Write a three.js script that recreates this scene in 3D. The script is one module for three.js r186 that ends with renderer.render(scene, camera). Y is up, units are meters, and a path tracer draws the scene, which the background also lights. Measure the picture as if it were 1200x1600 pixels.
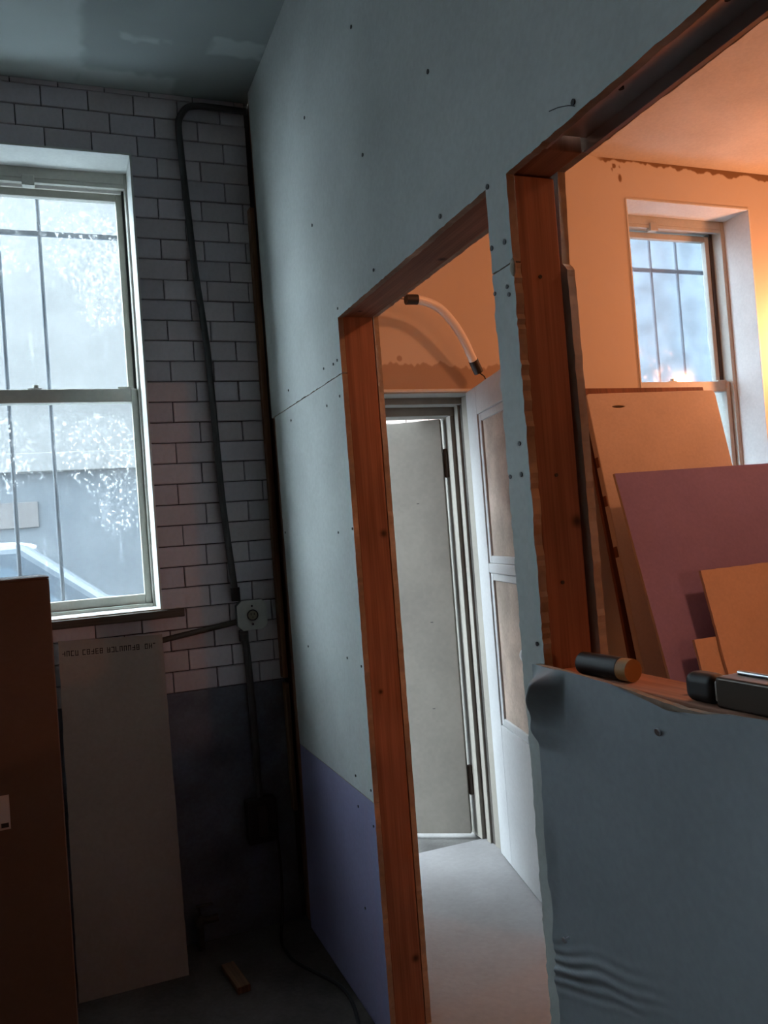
import * as THREE from 'three';
import { RoundedBoxGeometry } from 'three/addons/geometries/RoundedBoxGeometry.js';
import { mergeGeometries } from 'three/addons/utils/BufferGeometryUtils.js';

// ---------------------------------------------------------------- camera, sky, exposure
const scene = new THREE.Scene();
const FPX = 1301.7;                                   // focal length in pixels of a 1200 x 1600 frame
const camera = new THREE.PerspectiveCamera(THREE.MathUtils.radToDeg(2 * Math.atan(800 / FPX)), 0.75, 0.05, 200);
camera.position.set(-0.76, 1.45, 3.15);
camera.rotation.set(THREE.MathUtils.degToRad(1.234), THREE.MathUtils.degToRad(-21.11), THREE.MathUtils.degToRad(-4.31), 'YXZ');
camera.updateMatrixWorld(true);
scene.background = new THREE.Color().setRGB(16.0, 18.1, 19.3);      // even overcast winter sky
const renderer = new THREE.WebGLRenderer();
renderer.toneMapping = THREE.LinearToneMapping;
renderer.toneMappingExposure = 1.0;
renderer.shadowMap.enabled = true;

// ---------------------------------------------------------------- helpers
let seedState = 7;
const rnd = () => { seedState = (seedState * 1664525 + 1013904223) >>> 0; return seedState / 4294967296; };
const V = (x, y, z) => new THREE.Vector3(x, y, z);
const used = {};
function numbered(n) { used[n] = (used[n] ?? -1) + 1; return used[n] ? `${n}_${String(used[n]).padStart(3, '0')}` : n; }
// a photo pixel gives a direction; the plane it lies on gives the place
function rayOf(px, py) { return V((px - 600) / FPX, -(py - 800) / FPX, -1).applyQuaternion(camera.quaternion); }
function onPlane(px, py, axis, value) { const r = rayOf(px, py); return r.clone().multiplyScalar((value - camera.position[axis]) / r[axis]).add(camera.position); }

function hash2(x, y, s) { let h = (x * 374761393 + y * 668265263 + s * 974711) | 0; h = Math.imul(h ^ (h >>> 13), 1274126177); return ((h ^ (h >>> 16)) >>> 0) / 4294967296; }
function vnoise(x, y, px, py, s) {
  const xi = Math.floor(x), yi = Math.floor(y), fx = x - xi, fy = y - yi, u = fx * fx * (3 - 2 * fx), v = fy * fy * (3 - 2 * fy);
  const m = (a, n) => ((a % n) + n) % n, g = (i, j) => hash2(m(i, px), m(j, py), s);
  return (g(xi, yi) * (1 - u) + g(xi + 1, yi) * u) * (1 - v) + (g(xi, yi + 1) * (1 - u) + g(xi + 1, yi + 1) * u) * v;
}
function fbm(u, v, nx, ny, oct, s) { let a = 0, w = 0.5, t = 0; for (let k = 0; k < oct; k++) { a += w * vnoise(u * nx, v * ny, nx, ny, s + k * 17); t += w; w *= 0.5; nx *= 2; ny *= 2; } return a / t; }
const clamp = (x, a = 0, b = 1) => Math.min(b, Math.max(a, x));
const smooth = (a, b, x) => { const t = clamp((x - a) / (b - a)); return t * t * (3 - 2 * t); };
function dataTex(n, m, fn, srgb, w, h) {
  const d = new Uint8Array(n * m * 4);
  for (let j = 0; j < m; j++) for (let i = 0; i < n; i++) { const c = fn((i + 0.5) / n, (j + 0.5) / m), k = (j * n + i) * 4; d[k] = clamp(c[0]) * 255; d[k + 1] = clamp(c[1]) * 255; d[k + 2] = clamp(c[2]) * 255; d[k + 3] = 255; }
  const t = new THREE.DataTexture(d, n, m, THREE.RGBAFormat); t.wrapS = t.wrapT = THREE.RepeatWrapping; t.magFilter = THREE.LinearFilter; t.minFilter = THREE.LinearFilter;
  if (srgb) t.colorSpace = THREE.SRGBColorSpace;
  if (w) t.repeat.set(1 / w, 1 / h);
  t.needsUpdate = true; return t;
}
// texture coordinates in metres; the axis called along runs up the texture
function metres(g, along = 'y') {
  g = g.index ? g.toNonIndexed() : g;
  const p = g.attributes.position, uv = new Float32Array(p.count * 2), a = V(), b = V(), c = V(), n = V(), ax = ['x', 'y', 'z'];
  for (let i = 0; i < p.count; i += 3) {
    a.fromBufferAttribute(p, i); b.fromBufferAttribute(p, i + 1); c.fromBufferAttribute(p, i + 2);
    n.crossVectors(b.clone().sub(a), c.clone().sub(a));
    const k = ax.reduce((m, q) => (Math.abs(n[q]) > Math.abs(n[m]) ? q : m), 'x'), rest = ax.filter((q) => q !== k);
    const v = rest.includes(along) ? along : rest[1], u = rest.find((q) => q !== v);
    [a, b, c].forEach((q, j) => { uv[(i + j) * 2] = q[u]; uv[(i + j) * 2 + 1] = q[v]; });
  }
  g.setAttribute('uv', new THREE.BufferAttribute(uv, 2)); return g;
}
function box(x0, x1, y0, y1, z0, z1, r = 0.002, along = 'y') {
  const w = x1 - x0, h = y1 - y0, d = z1 - z0, m = Math.min(w, h, d);
  const g = r > 0 ? new RoundedBoxGeometry(w, h, d, 1, Math.min(r, m * 0.45)) : new THREE.BoxGeometry(w, h, d);
  g.translate((x0 + x1) / 2, (y0 + y1) / 2, (z0 + z1) / 2); return metres(g, along);
}
function outline(pts, amp = 0, step = 0.02, s = 1, wobble = () => true) {      // closed polygon, with ragged edges where wobble(edge number) says so
  const out = [];
  pts.forEach((p, i) => {
    const q = pts[(i + 1) % pts.length], L = Math.hypot(q[0] - p[0], q[1] - p[1]), n = amp && wobble(i) ? Math.max(1, Math.round(L / step)) : 1, nx = -(q[1] - p[1]) / L, ny = (q[0] - p[0]) / L;
    for (let k = 0; k < n; k++) { const t = k / n, o = k ? (vnoise(k * 0.9, i * 7.3, 9999, 9999, s) - 0.5) * 2 * amp : 0; out.push(new THREE.Vector2(p[0] + (q[0] - p[0]) * t + nx * o, p[1] + (q[1] - p[1]) * t + ny * o)); }
  });
  return out;
}
function slabZ(pts, holes, z0, z1) {                  // outline in x and y, thick from z0 to z1
  const s = new THREE.Shape(pts); for (const h of holes) s.holes.push(new THREE.Path(h));
  const g = new THREE.ExtrudeGeometry(s, { depth: z1 - z0, bevelEnabled: false }); g.translate(0, 0, z0); return metres(g);
}
function slabX(pts, x0, x1, holes = []) {             // outline in z and y, thick from x0 to x1
  const s = new THREE.Shape(pts); for (const h of holes) s.holes.push(new THREE.Path(h));
  const g = new THREE.ExtrudeGeometry(s, { depth: x1 - x0, bevelEnabled: false }); g.rotateY(-Math.PI / 2); g.translate(x1, 0, 0); return metres(g);
}
const rect = (a, b, c, d) => [[a, c], [b, c], [b, d], [a, d]];
const path2 = (pts) => pts.map((p) => new THREE.Vector2(p[0], p[1]));
function tube(points, r, seg = 60, rs = 10, tension = 0.3) { return new THREE.TubeGeometry(new THREE.CatmullRomCurve3(points, false, 'catmullrom', tension), seg, r, rs, false); }
function capped(points, r, seg, rs, tension) {
  const g = tube(points, r, seg, rs, tension), c = new THREE.CatmullRomCurve3(points, false, 'catmullrom', tension ?? 0.3);
  const caps = [0, 1].map((t) => { const d = new THREE.CircleGeometry(r, rs); const tan = c.getTangent(t).multiplyScalar(t ? 1 : -1); d.applyQuaternion(new THREE.Quaternion().setFromUnitVectors(V(0, 0, 1), tan)); const p = c.getPoint(t); d.translate(p.x, p.y, p.z); return d; });
  return mergeGeometries([g, ...caps]);
}
function cyl(r, len, axis = 'y', rs = 20, r2 = r) { const g = new THREE.CylinderGeometry(r2, r, len, rs); if (axis === 'x') g.rotateZ(-Math.PI / 2); if (axis === 'z') g.rotateX(Math.PI / 2); return g; }
function merge(...g) { return mergeGeometries(g.map((q) => { const p = q.index ? q.toNonIndexed() : q; for (const k of Object.keys(p.attributes)) if (!['position', 'normal', 'uv'].includes(k)) p.deleteAttribute(k); return p; })); }
function part(name, g, m, parent) { const o = new THREE.Mesh(g, m); o.name = name; o.castShadow = o.receiveShadow = true; parent.add(o); return o; }
function structure(name) { const o = new THREE.Group(); o.name = numbered(name); o.userData.kind = 'structure'; scene.add(o); return o; }
function thing(name, label, category, pos, group) { const o = new THREE.Group(); o.name = numbered(name); o.userData = { label, category }; if (group) o.userData.group = group; if (pos) o.position.set(...pos); scene.add(o); return o; }
const lin = (r, g, b) => new THREE.Color().setRGB(r, g, b);
const mat = (o) => new THREE.MeshStandardMaterial({ roughness: 0.8, ...o });
const phys = (o) => new THREE.MeshPhysicalMaterial({ roughness: 0.8, ...o });

// ---------------------------------------------------------------- materials
const grain = dataTex(256, 1024, (u, v) => {           // softwood: 0.3 m across, 1.2 m along
  const bend = fbm(u, v, 3, 2, 3, 5) * 0.5, ring = 0.5 + 0.5 * Math.sin((u * 9 + bend * 3.2) * Math.PI * 2), fine = fbm(u, v, 96, 6, 3, 9), blot = fbm(u, v, 4, 5, 3, 21);
  let k = 0.78 + 0.06 * ring + 0.2 * (fine - 0.5) + 0.28 * (blot - 0.5);
  for (const [ku, kv, kr] of [[0.3, 0.2, 0.035], [0.7, 0.62, 0.03], [0.15, 0.83, 0.022], [0.55, 0.4, 0.016]]) { const d = Math.hypot((u - ku), (v - kv) * 4) / kr; k *= 1 - 0.62 * Math.exp(-d * d * 1.3); }
  return [k, k * 0.94, k * 0.88];
}, true, 0.3, 1.2);
const speck = dataTex(512, 512, (u, v) => { const k = 0.93 + 0.1 * (fbm(u, v, 5, 5, 4, 31) - 0.5) + 0.05 * (fbm(u, v, 120, 120, 2, 33) - 0.5); return [k, k, k]; }, true, 1.1, 1.1);
const grimy = dataTex(512, 512, (u, v) => { const k = 0.8 + 0.38 * (fbm(u, v, 6, 6, 5, 41) - 0.5) + 0.1 * (fbm(u, v, 90, 90, 2, 43) - 0.5); return [k, k * 0.99, k * 0.97]; }, true, 0.8, 0.8);
const dusty = dataTex(512, 512, (u, v) => { const k = 0.9 + 0.16 * (fbm(u, v, 5, 5, 5, 45) - 0.5) + 0.05 * (fbm(u, v, 90, 90, 2, 47) - 0.5); return [k, k, k]; }, true, 1.3, 1.3);
const bumpy = dataTex(256, 256, (u, v) => { const k = fbm(u, v, 24, 24, 4, 51); return [k, k, k]; }, false, 0.4, 0.4);
const kraft = dataTex(256, 256, (u, v) => { const k = 0.9 + 0.12 * (fbm(u, v, 4, 60, 3, 61) - 0.5) + 0.12 * (fbm(u, v, 6, 6, 4, 63) - 0.5); return [k, k, k]; }, true, 0.5, 0.5);
const M = {
  gypsum: mat({ color: lin(0.62, 0.655, 0.64), map: speck, roughness: 0.9, bumpMap: bumpy, bumpScale: 0.0006 }),
  gypsumCore: mat({ color: lin(0.62, 0.52, 0.42), map: grimy, roughness: 0.95 }),
  purple: mat({ color: lin(0.31, 0.30, 0.50), map: speck, roughness: 0.9 }),
  greyPaper: mat({ color: lin(0.37, 0.41, 0.445), map: speck, roughness: 0.75, side: THREE.DoubleSide }),
  stud: mat({ color: lin(0.48, 0.262, 0.19), map: grain, roughness: 0.75, bumpMap: grain, bumpScale: 0.0006 }),
  oldStud: mat({ color: lin(0.30, 0.17, 0.105), map: grain, roughness: 0.9 }),
  galv: mat({ color: lin(0.55, 0.52, 0.52), metalness: 1, roughness: 0.3 }),
  screw: mat({ color: lin(0.02, 0.02, 0.022), roughness: 0.5, metalness: 0.3 }),
  bright: mat({ color: lin(0.7, 0.72, 0.75), metalness: 1, roughness: 0.3 }),
  mortar: mat({ color: lin(0.10, 0.095, 0.09), map: grimy, roughness: 1 }),
  conduit: mat({ color: lin(0.10, 0.105, 0.11), map: grimy, roughness: 0.5, metalness: 0.4 }),
  black: mat({ color: lin(0.012, 0.012, 0.013), roughness: 0.55 }),
  almond: mat({ color: lin(0.50, 0.49, 0.43), map: speck, roughness: 0.55 }),
  reveal: mat({ color: lin(0.76, 0.77, 0.74), map: speck, roughness: 0.8 }),
  cement: mat({ color: lin(0.20, 0.22, 0.28), map: grimy, roughness: 0.95 }),
  doorPaint: mat({ color: lin(0.52, 0.55, 0.575), map: speck, roughness: 0.5 }),
  frame: mat({ color: lin(0.30, 0.288, 0.255), map: dusty, roughness: 0.6 }),
  slab: mat({ color: lin(0.29, 0.27, 0.24), map: dusty, roughness: 0.6 }),
  floorDark: mat({ color: lin(0.135, 0.12, 0.112), map: grimy, roughness: 0.95, bumpMap: bumpy, bumpScale: 0.002 }),
  floorPale: mat({ color: lin(0.34, 0.345, 0.36), map: dusty, roughness: 0.85, bumpMap: bumpy, bumpScale: 0.001 }),
  carton: mat({ color: lin(0.125, 0.085, 0.068), map: speck, roughness: 0.85 }),
  kraftBoard: mat({ color: lin(0.40, 0.32, 0.27), map: speck, roughness: 0.9 }),
  beige: mat({ color: lin(0.58, 0.50, 0.43), map: speck, roughness: 0.7 }),
  tan: mat({ color: lin(0.62, 0.48, 0.39), map: speck, roughness: 0.9 }),
  brownBoard: mat({ color: lin(0.24, 0.095, 0.05), map: grain, roughness: 0.7 }),
  mauve: mat({ color: lin(0.27, 0.22, 0.47), map: speck, roughness: 0.85 }),
  snow: mat({ color: lin(0.52, 0.55, 0.59), roughness: 0.9, bumpMap: bumpy, bumpScale: 0.01 }),
  asphalt: mat({ color: lin(0.045, 0.05, 0.055), map: grimy, roughness: 0.95 }),
};

// ================================================================ THE SHELL
const CEIL = 3.15, CEIL2 = 3.09, FLOOR2 = 0.05;
const win1 = { x0: -1.18, x1: -0.442, y0: 1.22, y1: 2.905 }, win3 = { x0: -2.75, x1: -2.01, y0: 1.22, y1: 2.905 }, win2 = { x0: 1.776, x1: 2.515, y0: 1.22, y1: 2.905 }, doorway = { x0: 0.14, x1: 0.905, y0: 0, y1: 2.015 };
const XL = -3.6, XR = 4.9, ZB = 6.2, ZB2 = 12;

{ // floors and ceilings
  const f1 = structure('floor'); part('concrete_slab', box(XL, 0.06, -0.2, 0, -0.012, ZB, 0), M.floorDark, f1);
  const f2 = structure('floor'); part('floor_deck', box(0.06, XR, -0.2, FLOOR2, -0.215, ZB2, 0), M.floorPale, f2);
  // bare patched gypsum ceiling: pale skim-coat patches with their own outlines
  const W = 3.66, H = 6.4, n = 1024, m = 1536;
  const near = (x, z, x0, x1, z0, z1, s, e = 0.02) => { const wob = (vnoise(x * 30, z * 30, 9999, 9999, s) - 0.5) * 0.025; return smooth(-e, e, Math.min(x - x0, x1 - x, z - z0, z1 - z) + wob); };
  const ceilMap = dataTex(n, m, (u, v) => {
    const x = XL + u * W, z = v * H;
    let k = 0.66 + 0.08 * (fbm(x + 8, z + 3, 3, 3, 4, 71) - 0.5);
    const coat = Math.max(near(x, z, -3, -0.60, -0.1, 0.62, 72), near(x, z, -0.62, -0.27, -0.1, 0.115, 73), 0.8 * near(x, z, -0.47, -0.355, 0.315, 0.345, 74, 0.012), 0.4 * near(x, z, -0.34, -0.32, 0.33, 0.345, 75, 0.01), 0.9 * near(x, z, -0.185, 0.0, 0.30, 0.40, 76, 0.012), near(x, z, -3, -0.9, 0.9, 1.6, 77), near(x, z, -2.2, -0.3, 2.4, 2.62, 78));
    k += coat * 0.13; return [k * 0.97, k, k * 0.985];
  }, true); ceilMap.repeat.set(1 / W, 1 / H); ceilMap.offset.set(-XL / W, 0);
  const c1 = structure('ceiling');
  const g = new THREE.BoxGeometry(XL * -1 + 0.016, 0.2, ZB + 0.012); g.translate((XL + 0.016) / 2, CEIL + 0.1, (ZB - 0.012) / 2);
  part('ceiling_board', metres(g, 'z'), mat({ color: lin(0.82, 0.85, 0.86), map: ceilMap, roughness: 0.92 }), c1);
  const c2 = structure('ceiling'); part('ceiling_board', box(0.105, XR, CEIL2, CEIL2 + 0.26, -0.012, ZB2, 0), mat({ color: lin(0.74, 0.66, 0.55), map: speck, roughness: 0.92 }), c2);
}

{ // the street wall: masonry, glazed bricks on the left of the partition, plaster on the right of it
  const w = structure('wall_front');
  const holes = [path2(rect(win1.x0, win1.x1, win1.y0, win1.y1)), path2(rect(win3.x0, win3.x1, win3.y0, win3.y1)), path2(rect(win2.x0, win2.x1, win2.y0, win2.y1))];
  const core = path2([[XL - 0.2, -0.4], [doorway.x0, -0.4], [doorway.x0, doorway.y1], [doorway.x1, doorway.y1], [doorway.x1, -0.4], [XR + 0.2, -0.4], [XR + 0.2, 3.5], [XL - 0.2, 3.5]]);
  part('masonry', slabZ(core, holes, -0.32, -0.012), M.mortar, w);
  const px0 = 0.06, W = XR - px0, H = 3.2;
  const plaster = dataTex(1536, 1024, (u, v) => {      // old plaster: bare ragged strip over the door, ragged brown line of torn skim under the ceiling
    const x = px0 + u * W, y = v * H, e = (vnoise(x * 22, 1, 9999, 9999, 81) - 0.5) * 0.035 + (vnoise(x * 75, 2, 9999, 9999, 82) - 0.5) * 0.018;
    let k = 0.93 + 0.07 * (fbm(x / 4, y / 4, 7, 7, 4, 83) - 0.5), bare = smooth(0.004, -0.004, y - 2.118 - e) * smooth(1.35, 1.3, x);
    const d = Math.hypot(x - 0.575, (y - 2.15)); bare = Math.max(bare, smooth(0.014, 0.01, d));
    const torn = smooth(-0.004, 0.004, y - 3.079 - e * 0.7 + 0.014 * smooth(1.7, 2.6, x)) * smooth(1.62, 1.68, x);
    const blot = Math.max(smooth(0.5, 0.6, vnoise(x * 55, y * 55, 9999, 9999, 85)) * smooth(0.03, 0.02, Math.hypot(x - 1.735, y - 3.045)), smooth(0.012, 0.006, Math.hypot((x - 1.755), (y - 3.0) * 0.5)));
    const r = k * (1 - 0.16 * bare) * (1 - 0.36 * Math.max(torn, blot)), gg = k * (1 - 0.22 * bare) * (1 - 0.48 * Math.max(torn, blot)), b = k * (1 - 0.26 * bare) * (1 - 0.6 * Math.max(torn, blot));
    return [r, gg, b];
  }, true); plaster.repeat.set(1 / W, 1 / H); plaster.offset.set(-px0 / W, 0);
  const skin = path2([[px0, -0.1], [doorway.x0, -0.1], [doorway.x0, doorway.y1], [doorway.x1, doorway.y1], [doorway.x1, -0.1], [XR, -0.1], [XR, CEIL2 + 0.05], [px0, CEIL2 + 0.05]]);
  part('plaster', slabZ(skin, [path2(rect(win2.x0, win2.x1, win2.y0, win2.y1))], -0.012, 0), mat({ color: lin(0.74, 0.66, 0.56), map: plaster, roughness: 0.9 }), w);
  part('wainscot_panel', box(-1.7, -0.004, 0, 0.911, -0.012, 0.004, 0.002), M.cement, w);
  // glazed bricks, each one a piece
  const brickMats = []; for (let i = 0; i < 7; i++) { const t = rnd(), k = 1.62 + 0.3 * (i / 6 - 0.5); brickMats.push(mat({ color: lin(0.42 * k * (1 + 0.04 * t), 0.385 * k, 0.395 * k * (1 + 0.05 * (1 - t))), map: speck, roughness: 0.42 })); }
  const mk = new Map();
  function brickGeo(len) {
    const key = Math.round(len * 500); if (mk.has(key)) return mk.get(key);
    const l = key / 500 - 0.0035, hgt = 0.0766 - 0.0035, b = 0.0022, d = 0.016, sh = (a, c, z) => [[-a / 2, -c / 2, z], [a / 2, -c / 2, z], [a / 2, c / 2, z], [-a / 2, c / 2, z]];
    const A = sh(l, hgt, -d), B = sh(l, hgt, -b), Cc = sh(l - 2 * b, hgt - 2 * b, 0), pos = [], quad = (p, q, r, s) => pos.push(...p, ...q, ...r, ...p, ...r, ...s);
    for (let i = 0; i < 4; i++) { const j = (i + 1) % 4; quad(A[i], A[j], B[j], B[i]); quad(B[i], B[j], Cc[j], Cc[i]); }
    quad(...Cc); const g = new THREE.BufferGeometry(); g.setAttribute('position', new THREE.Float32BufferAttribute(pos, 3)); g.computeVertexNormals(); metres(g); mk.set(key, g); return g;
  }
  const L = 0.160; let row = 0;
  for (let y = 0.911; y < CEIL - 0.01; y += 0.0766, row++) {
    const yc = y + 0.0383, clear = [];
    if (yc > win1.y0 - 0.012 && yc < win1.y1 + 0.012) clear.push([-1.5, win1.x0], [win1.x1, -0.002]); else clear.push([-1.5, -0.002]);
    const off = (row % 2 ? 0.068 : 0) + (hash2(row, 3, 5) - 0.5) * 0.012;
    for (const [a, b] of clear) {
      const cuts = [a]; for (let x = -1.7 + off; x < b; x += L) if (x > a + 0.03 && x < b - 0.03) cuts.push(x); cuts.push(b);
      for (let i = 0; i + 1 < cuts.length; i++) {
        const p = cuts[i], q = cuts[i + 1], o = part('brick', brickGeo(q - p), brickMats[Math.floor(hash2(row, Math.round(p * 100), 9) * 7)], w);
        o.position.set((p + q) / 2, yc, (hash2(row, Math.round(p * 50), 2) - 0.5) * 0.003); if (y + 0.0766 > CEIL) { o.scale.y = (CEIL - y) / 0.0766; o.position.y = (CEIL + y) / 2; }
      }
    }
  }
}
{ // the walls that close the rooms out of view
  const wl = structure('wall_left'); part('wall_core', box(XL - 0.15, XL, -0.1, CEIL, 0, ZB, 0), M.reveal, wl);
  const wb = structure('wall_back'); part('wall_core', box(XL - 0.15, 0, -0.1, CEIL, ZB, ZB + 0.15, 0), M.reveal, wb);
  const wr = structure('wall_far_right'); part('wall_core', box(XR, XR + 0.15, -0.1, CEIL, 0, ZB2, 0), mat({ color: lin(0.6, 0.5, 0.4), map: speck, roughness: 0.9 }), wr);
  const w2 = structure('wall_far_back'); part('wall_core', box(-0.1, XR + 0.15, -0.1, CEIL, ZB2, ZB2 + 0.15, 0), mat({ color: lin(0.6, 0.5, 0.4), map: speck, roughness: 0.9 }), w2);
}

// ---------------------------------------------------------------- the partition: studs, boards on both faces, two openings
const DZ0 = 0.935, DZ1 = 1.82, HEAD = 2.058, WZ0 = 1.895, WZ1 = 3.75;
{
  const w = structure('wall_right'), T = 0.016, x0 = T, x1 = 0.105;
  const faced = (name, pts, a, b, m, s, wob, amp = 0.0016, step = 0.012) => {       // gypsum board: paper face and crumbly core edge
    const o = outline(pts, amp, step, s, wob);
    const face = part(name, slabX(o, a, b), [m, M.gypsumCore], w); return face;
  };
  // front boards (towards the brick room)
  faced('upper_board', [[0.085, 1.9015], [DZ0, 1.9015], [DZ0, HEAD], [DZ1, HEAD], [DZ1, 1.9015], [WZ0, 1.9015], [WZ0, HEAD - 0.003], [WZ1, HEAD - 0.003], [WZ1, 0], [ZB, 0], [ZB, CEIL], [0.075, CEIL]], 0, T, M.gypsum, 11, (i) => i < 7);
  faced('middle_board', [[0.15, 0.6935], [DZ0, 0.6935], [DZ0, 1.8985], [0.128, 1.8985]], 0, T, M.gypsum, 12, (i) => i !== 0 && i !== 2);
  faced('lower_board', [[0.12, 0.012], [DZ0, 0.012], [DZ0, 0.6915], [0.152, 0.6915]], 0, T, M.purple, 13, (i) => i === 1);
  faced('jamb_strip_board', [[DZ1, 0], [WZ0, 0], [WZ0, 1.8985], [DZ1, 1.8985]], 0, T, M.gypsum, 14, (i) => i !== 0 && i !== 2, 0.0032, 0.009);
  { const p = onPlane(799, 419, 'x', 0), g = new THREE.SphereGeometry(0.011, 14, 10); g.scale(0.35, 1.5, 0.8); const k = part('torn_paper', g, M.gypsumCore, w); k.position.set(0, p.y, p.z + 0.006); }
  // back boards (towards the lamp-lit room)
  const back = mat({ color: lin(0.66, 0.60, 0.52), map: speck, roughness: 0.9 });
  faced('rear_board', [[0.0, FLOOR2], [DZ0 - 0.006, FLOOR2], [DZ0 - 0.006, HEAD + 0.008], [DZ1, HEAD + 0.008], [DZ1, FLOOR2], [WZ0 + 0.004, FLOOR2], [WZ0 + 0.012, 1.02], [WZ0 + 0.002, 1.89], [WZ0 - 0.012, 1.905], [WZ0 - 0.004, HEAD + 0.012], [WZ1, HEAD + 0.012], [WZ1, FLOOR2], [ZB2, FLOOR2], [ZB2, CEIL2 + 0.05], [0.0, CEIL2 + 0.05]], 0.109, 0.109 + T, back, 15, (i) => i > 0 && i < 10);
  // framing
  const st = (name, z0, z1, y0, y1, m = M.stud, xa = x0, xb = x1) => part(name, box(xa, xb, y0, y1, z0, z1, 0.003), m, w);
  st('end_stud', -0.008, 0.034, 0, CEIL, M.oldStud);
  st('end_stud', 0.038, 0.08, 0, CEIL, M.oldStud);
  st('stud', DZ0 - 0.04, DZ0 - 0.002, 0, HEAD + 0.04);
  st('stud', DZ0 - 0.08, DZ0 - 0.042, 0, CEIL);
  st('stud', DZ1 + 0.002, DZ1 + 0.036, 0, HEAD + 0.04);
  st('post', DZ1 + 0.038, WZ0 - 0.002, 0, HEAD - 0.002, M.stud, x0, x1 - 0.006);
  part('header', box(x0, x1, HEAD + 0.002, HEAD + 0.042, DZ0 - 0.002, DZ1 + 0.002, 0.003, 'z'), M.stud, w);
  part('header_block', box(x0 + 0.003, x1 - 0.008, HEAD + 0.002, HEAD + 0.04, WZ0 - 0.04, WZ0 + 0.09, 0.003, 'z'), M.stud, w);
  st('stud', WZ1 - 0.04, WZ1, 0, HEAD);
  // steel track over the wide opening: web up, rolled lips down both sides
  const lip = 0.026, s = 0.0016, tz0 = WZ0 + 0.095, tz1 = WZ1 - 0.04, prof = new THREE.Shape();
  const pts = [[x0, HEAD + 0.004 - lip], [x0 + 0.009, HEAD + 0.004 - lip], [x0 + 0.009, HEAD + 0.006 - lip], [x0 + s, HEAD + 0.006 - lip], [x0 + s, HEAD + 0.004], [x1 - s, HEAD + 0.004], [x1 - s, HEAD + 0.006 - lip], [x1 - 0.009, HEAD + 0.006 - lip], [x1 - 0.009, HEAD + 0.004 - lip], [x1, HEAD + 0.004 - lip], [x1, HEAD + 0.006], [x0, HEAD + 0.006]];
  prof.setFromPoints(path2(pts)); const tg = new THREE.ExtrudeGeometry(prof, { depth: tz1 - tz0, bevelEnabled: false }); tg.translate(0, 0.022, tz0);
  const track = part('steel_track', metres(tg, 'z'), M.galv, w);
  for (const z of [2.145, 2.36, 2.75, 3.2]) { const h = part('track_screw', cyl(0.0045, 0.004, 'y', 10), M.screw, track); h.position.set(0.058, HEAD + 0.0245, z); }
  // knee wall framing behind the grey sheet
  part('knee_wall_plate', box(x0, x1, 1.148, 1.186, WZ0, WZ1 - 0.04, 0.003, 'z'), M.stud, w);
  part('rear_knee_board', slabX(outline(rect(WZ0 + 0.01, WZ1 - 0.04, FLOOR2, 1.16), 0.001, 0.02, 17, (i) => i === 2), 0.109, 0.109 + T), back, w);
  for (const z of [2.35, 2.9, 3.4]) st('stud', z, z + 0.038, 0, 1.146);
  // wood left in the corner by the bricks
  part('corner_strip', box(-0.016, 0.0, 0.42, 0.9, 0.008, 0.05, 0.002), mat({ color: lin(0.30, 0.22, 0.15), map: grain, roughness: 0.9 }), w);
  part('corner_strip', box(-0.02, 0.0, 0.92, 2.72, 0.006, 0.048, 0.002), M.oldStud, w);
  // screws driven through the front boards
  const head = new THREE.CylinderGeometry(0.0042, 0.0036, 0.0024, 9); head.rotateZ(Math.PI / 2);
  const spots = [[549, 42], [669, 112], [476, 184], [567, 242], [488, 352], [688, 338], [584, 422], [528, 482], [762, 292], [789, 378], [769, 388], [793, 448], [796, 460], [774, 459], [527, 563], [521, 569], [506, 576], [812, 693], [815, 741], [798, 745], [840, 1006], [451, 610], [455, 657], [511, 634], [531, 619], [529, 832], [551, 826], [446, 832], [482, 1010], [543, 1028], [565, 1041], [556, 1212], [580, 1235], [560, 1260], [584, 1291], [571, 1419], [896, 160]];
  for (const [px, py] of spots) { const p = onPlane(px, py, 'x', 0), k = part('screw', head, M.screw, w); k.position.set(-0.0006, p.y, p.z); if (py < 400) k.scale.set(1, 1.25, 1.25); }
  const wire = [[858, 174], [872, 168], [888, 165], [898, 166]].map(([a, b]) => { const p = onPlane(a, b, 'x', -0.004); return p; });
  part('wire_end', tube(wire, 0.0008, 20, 5), M.screw, w);
  const nail = cyl(0.0035, 0.002, 'z', 8);
  for (const [px, py] of [[880, 910], [845, 432], [870, 742]]) { const p = onPlane(px, py, 'z', WZ0), k = part('nail', nail, M.screw, w); k.position.set(clamp(p.x, 0.03, 0.09), p.y, WZ0 - 0.0015); }
}

// ---------------------------------------------------------------- windows
const wetRough = dataTex(512, 512, (u, v) => {          // misted glass: fog, runs and drops
  const fog = fbm(u, v, 5, 4, 4, 91), run = smooth(0.62, 0.8, fbm(u, v, 60, 5, 3, 93)), drop = smooth(0.6, 0.76, fbm(u, v, 110, 90, 2, 95)) * smooth(0.4, 0.62, fbm(u, v, 4, 3, 3, 97));
  const k = clamp(0.19 + 0.16 * (fog - 0.5) + 0.08 * run + 0.36 * drop); return [k, k, k];
}, false, 0.75, 0.8);
const wetBump = dataTex(512, 512, (u, v) => { const k = smooth(0.6, 0.85, fbm(u, v, 110, 90, 2, 95)); return [k, k, k]; }, false, 0.75, 0.8);
M.wetGlass = phys({ color: lin(0.86, 0.93, 0.97), roughness: 1, roughnessMap: wetRough, transmission: 1, thickness: 0, ior: 1.45, bumpMap: wetBump, bumpScale: 0.0006 });
M.dryGlass = phys({ color: lin(0.90, 0.95, 0.98), roughness: 0.12, transmission: 1, thickness: 0, ior: 1.45 });
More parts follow.
